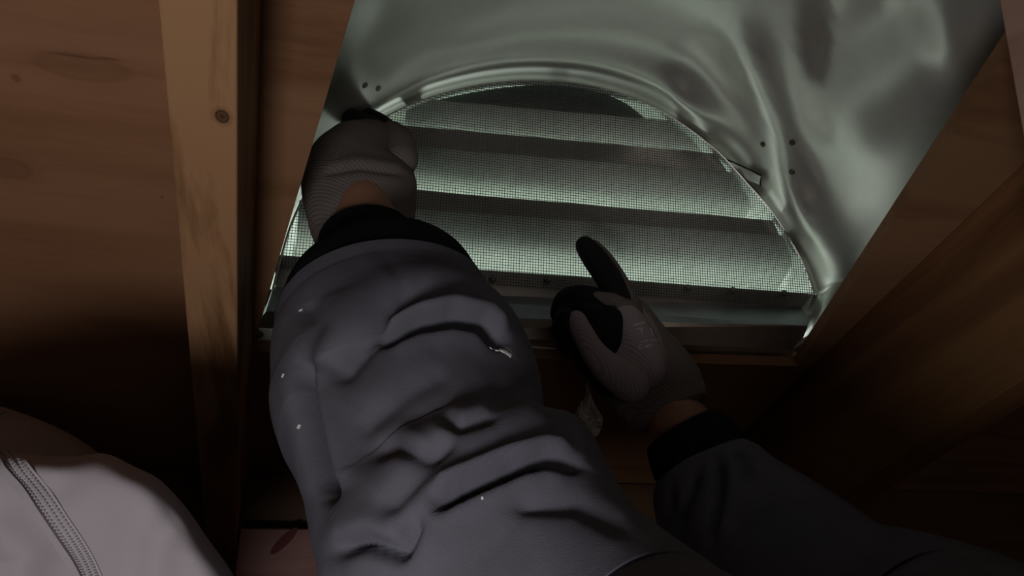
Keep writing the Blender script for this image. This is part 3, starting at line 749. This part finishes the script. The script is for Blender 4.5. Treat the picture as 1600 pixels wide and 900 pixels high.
leg = pillow('trouser_leg', [(-420, 800), (-260, 730), (-100, 704), (0, 706), (70, 712), (120, 713), (165, 709), (208, 728), (250, 750), (290, 792), (326, 843), (368, 905), (390, 980), (360, 1060), (200, 1120), (-150, 1150), (-400, 1050)],
             .385, .050, .10, 'trouser', mate, [([(290, 790), (250, 850), (240, 930)], .006, 30), ([(150, 720), (90, 760), (-20, 730)], .003, 28), ([(0, 830), (40, 870), (30, 930)], .008, 36)])
leg['label'] = 'pale grey trouser leg over the bent knee'
pl = [(-.62, .17, .66, .085), (-.47, .185, .58, .10), (-.365, .215, .51, .112), (-.320, .285, .465, .100), (-.345, .40, .44, .085), (-.345, .55, .43, .085), (-.34, .80, .42, .08)]
leg2 = limb('trouser_leg', [(*r[:3], 0, r[3]) for r in pl], 'trouser', mate, 120, 100, 1.0, [([(0, 648), (60, 626)], .002, 4, .5)], .0012)
leg2['label'] = 'shaded fold of the trouser leg behind the knee'
bpy.context.view_layer.update(); dg = bpy.context.evaluated_depsgraph_get()
lb = bvh_of([leg]); lb2 = bvh_of([leg2])
seam = [(-20, 700), (0, 716), (35, 748), (70, 792), (105, 842), (128, 880), (146, 920)]
def offs(line, k):
    L_ = catmull(np.array(line, float), 60); T_ = np.gradient(L_, axis=0); T_ /= np.linalg.norm(T_, axis=1)[:, None]
    return L_ + np.stack([-T_[:, 1], T_[:, 0]], 1)*k
def seamline(k, w_, lift, nm, material):
    P_, N_ = [], []
    for x_, y_ in offs(seam, k):
        p, n_ = hit(lb, x_, y_)
        if p is not None: P_.append(p); N_.append(n_)
    if len(P_) > 3: return strip_line(nm, np.array(P_), w_*.4/F, lift, np.array(N_), material, leg)
wl = seamline(10, 10, .0030, 'seam_welt', 'trouser')
seamline(-6, 26, .0006, 'seam_band', 'thread')
for k in (3, -6, -15):
    L_ = offs(seam, k); vs, fs = [], []
    for i in range(0, 59):
        p, n_ = hit(lb, *L_[i]); q, _ = hit(lb, *(L_[i]*.45+L_[i+1]*.55))
        if p is None or q is None: continue
        t_ = nrm(q-p); s_ = np.cross(t_, n_); c0 = len(vs)
        for pp in (p, q):
            for a_, h_ in ((-1, .0004), (1, .0004), (.6, .0016), (-.6, .0016)): vs.append(tuple(pp+s_*a_*.0011+n_*h_))
        fs += [tuple(c0+i for i in f) for f in ((0, 1, 5, 4), (1, 2, 6, 5), (2, 3, 7, 6), (3, 0, 4, 7), (3, 2, 1, 0), (4, 5, 6, 7))]
    if vs:
        s_o = link('stitching', vs, fs, 'trouser', leg); s_o['kind'] = 'stuff'
# second seam higher on the leg
P_, N_ = [], []
for t_ in np.linspace(0, 1, 14):
    p, n_ = hit(lb2, -10+75*t_, 652-30*t_)
    if p is not None: P_.append(p); N_.append(n_)
if len(P_) > 3: strip_line('seam_welt', np.array(P_), .0012, .0012, np.array(N_), 'trouser', leg2)
# the rest of the figure, behind and below the lens
skin_body('body', [(*fl(-.12, -.34, .40), .11), (*fl(-.20, -.28, .42), .09), (*pl[3][:3], .065), (*pl[-1][:3], .05), (*fl(pl[-1][0]-.02, .40, .05), .045)],
          [(0, 1), (1, 2), (2, 3), (3, 4)], 'skin', mate, 0)
skin_body('trousers', [(*fl(-.12, -.34, .38), .14), (*fl(-.20, -.28, .42), .11), (*fl(-.30, .05, .66), .085)], [(0, 1), (1, 2)], 'trouser', mate, 0)

# ------------------------------------------------------------------ clear plastic wrapper hanging from the glove
out_px = [(917, 574), (919, 600), (912, 622), (900, 644), (888, 665), (886, 682), (905, 690), (930, 684), (940, 668), (941, 652), (931, 636), (924, 618), (921, 600)]
cx_, cy_ = 913, 650
vs, fs = [], []
rings_n = 7
ol = catmull(np.array(out_px + [out_px[0]], float), 49)[:-1]
for k in range(rings_n):
    s_ = k/(rings_n-1)
    for j, (x_, y_) in enumerate(ol):
        px_x, px_y = cx_+(x_-cx_)*s_, cy_+(y_-cy_)*s_
        zz_ = .735 + .009*math.sin(px_x*.23+1)*math.cos(px_y*.17) + .008*abs(math.sin(px_x*.25-px_y*.16)) - .010*(1-s_)
        vs.append(at(px_x, px_y, zz_))
wr_ = link('plastic_wrapper', vs, grid_faces(rings_n, len(ol)), 'film', None)
so = wr_.modifiers.new('film', 'SOLIDIFY'); so.thickness = .0004
tag(wr_, 'crumpled clear plastic wrapper dangling below the right glove', 'wrapper')
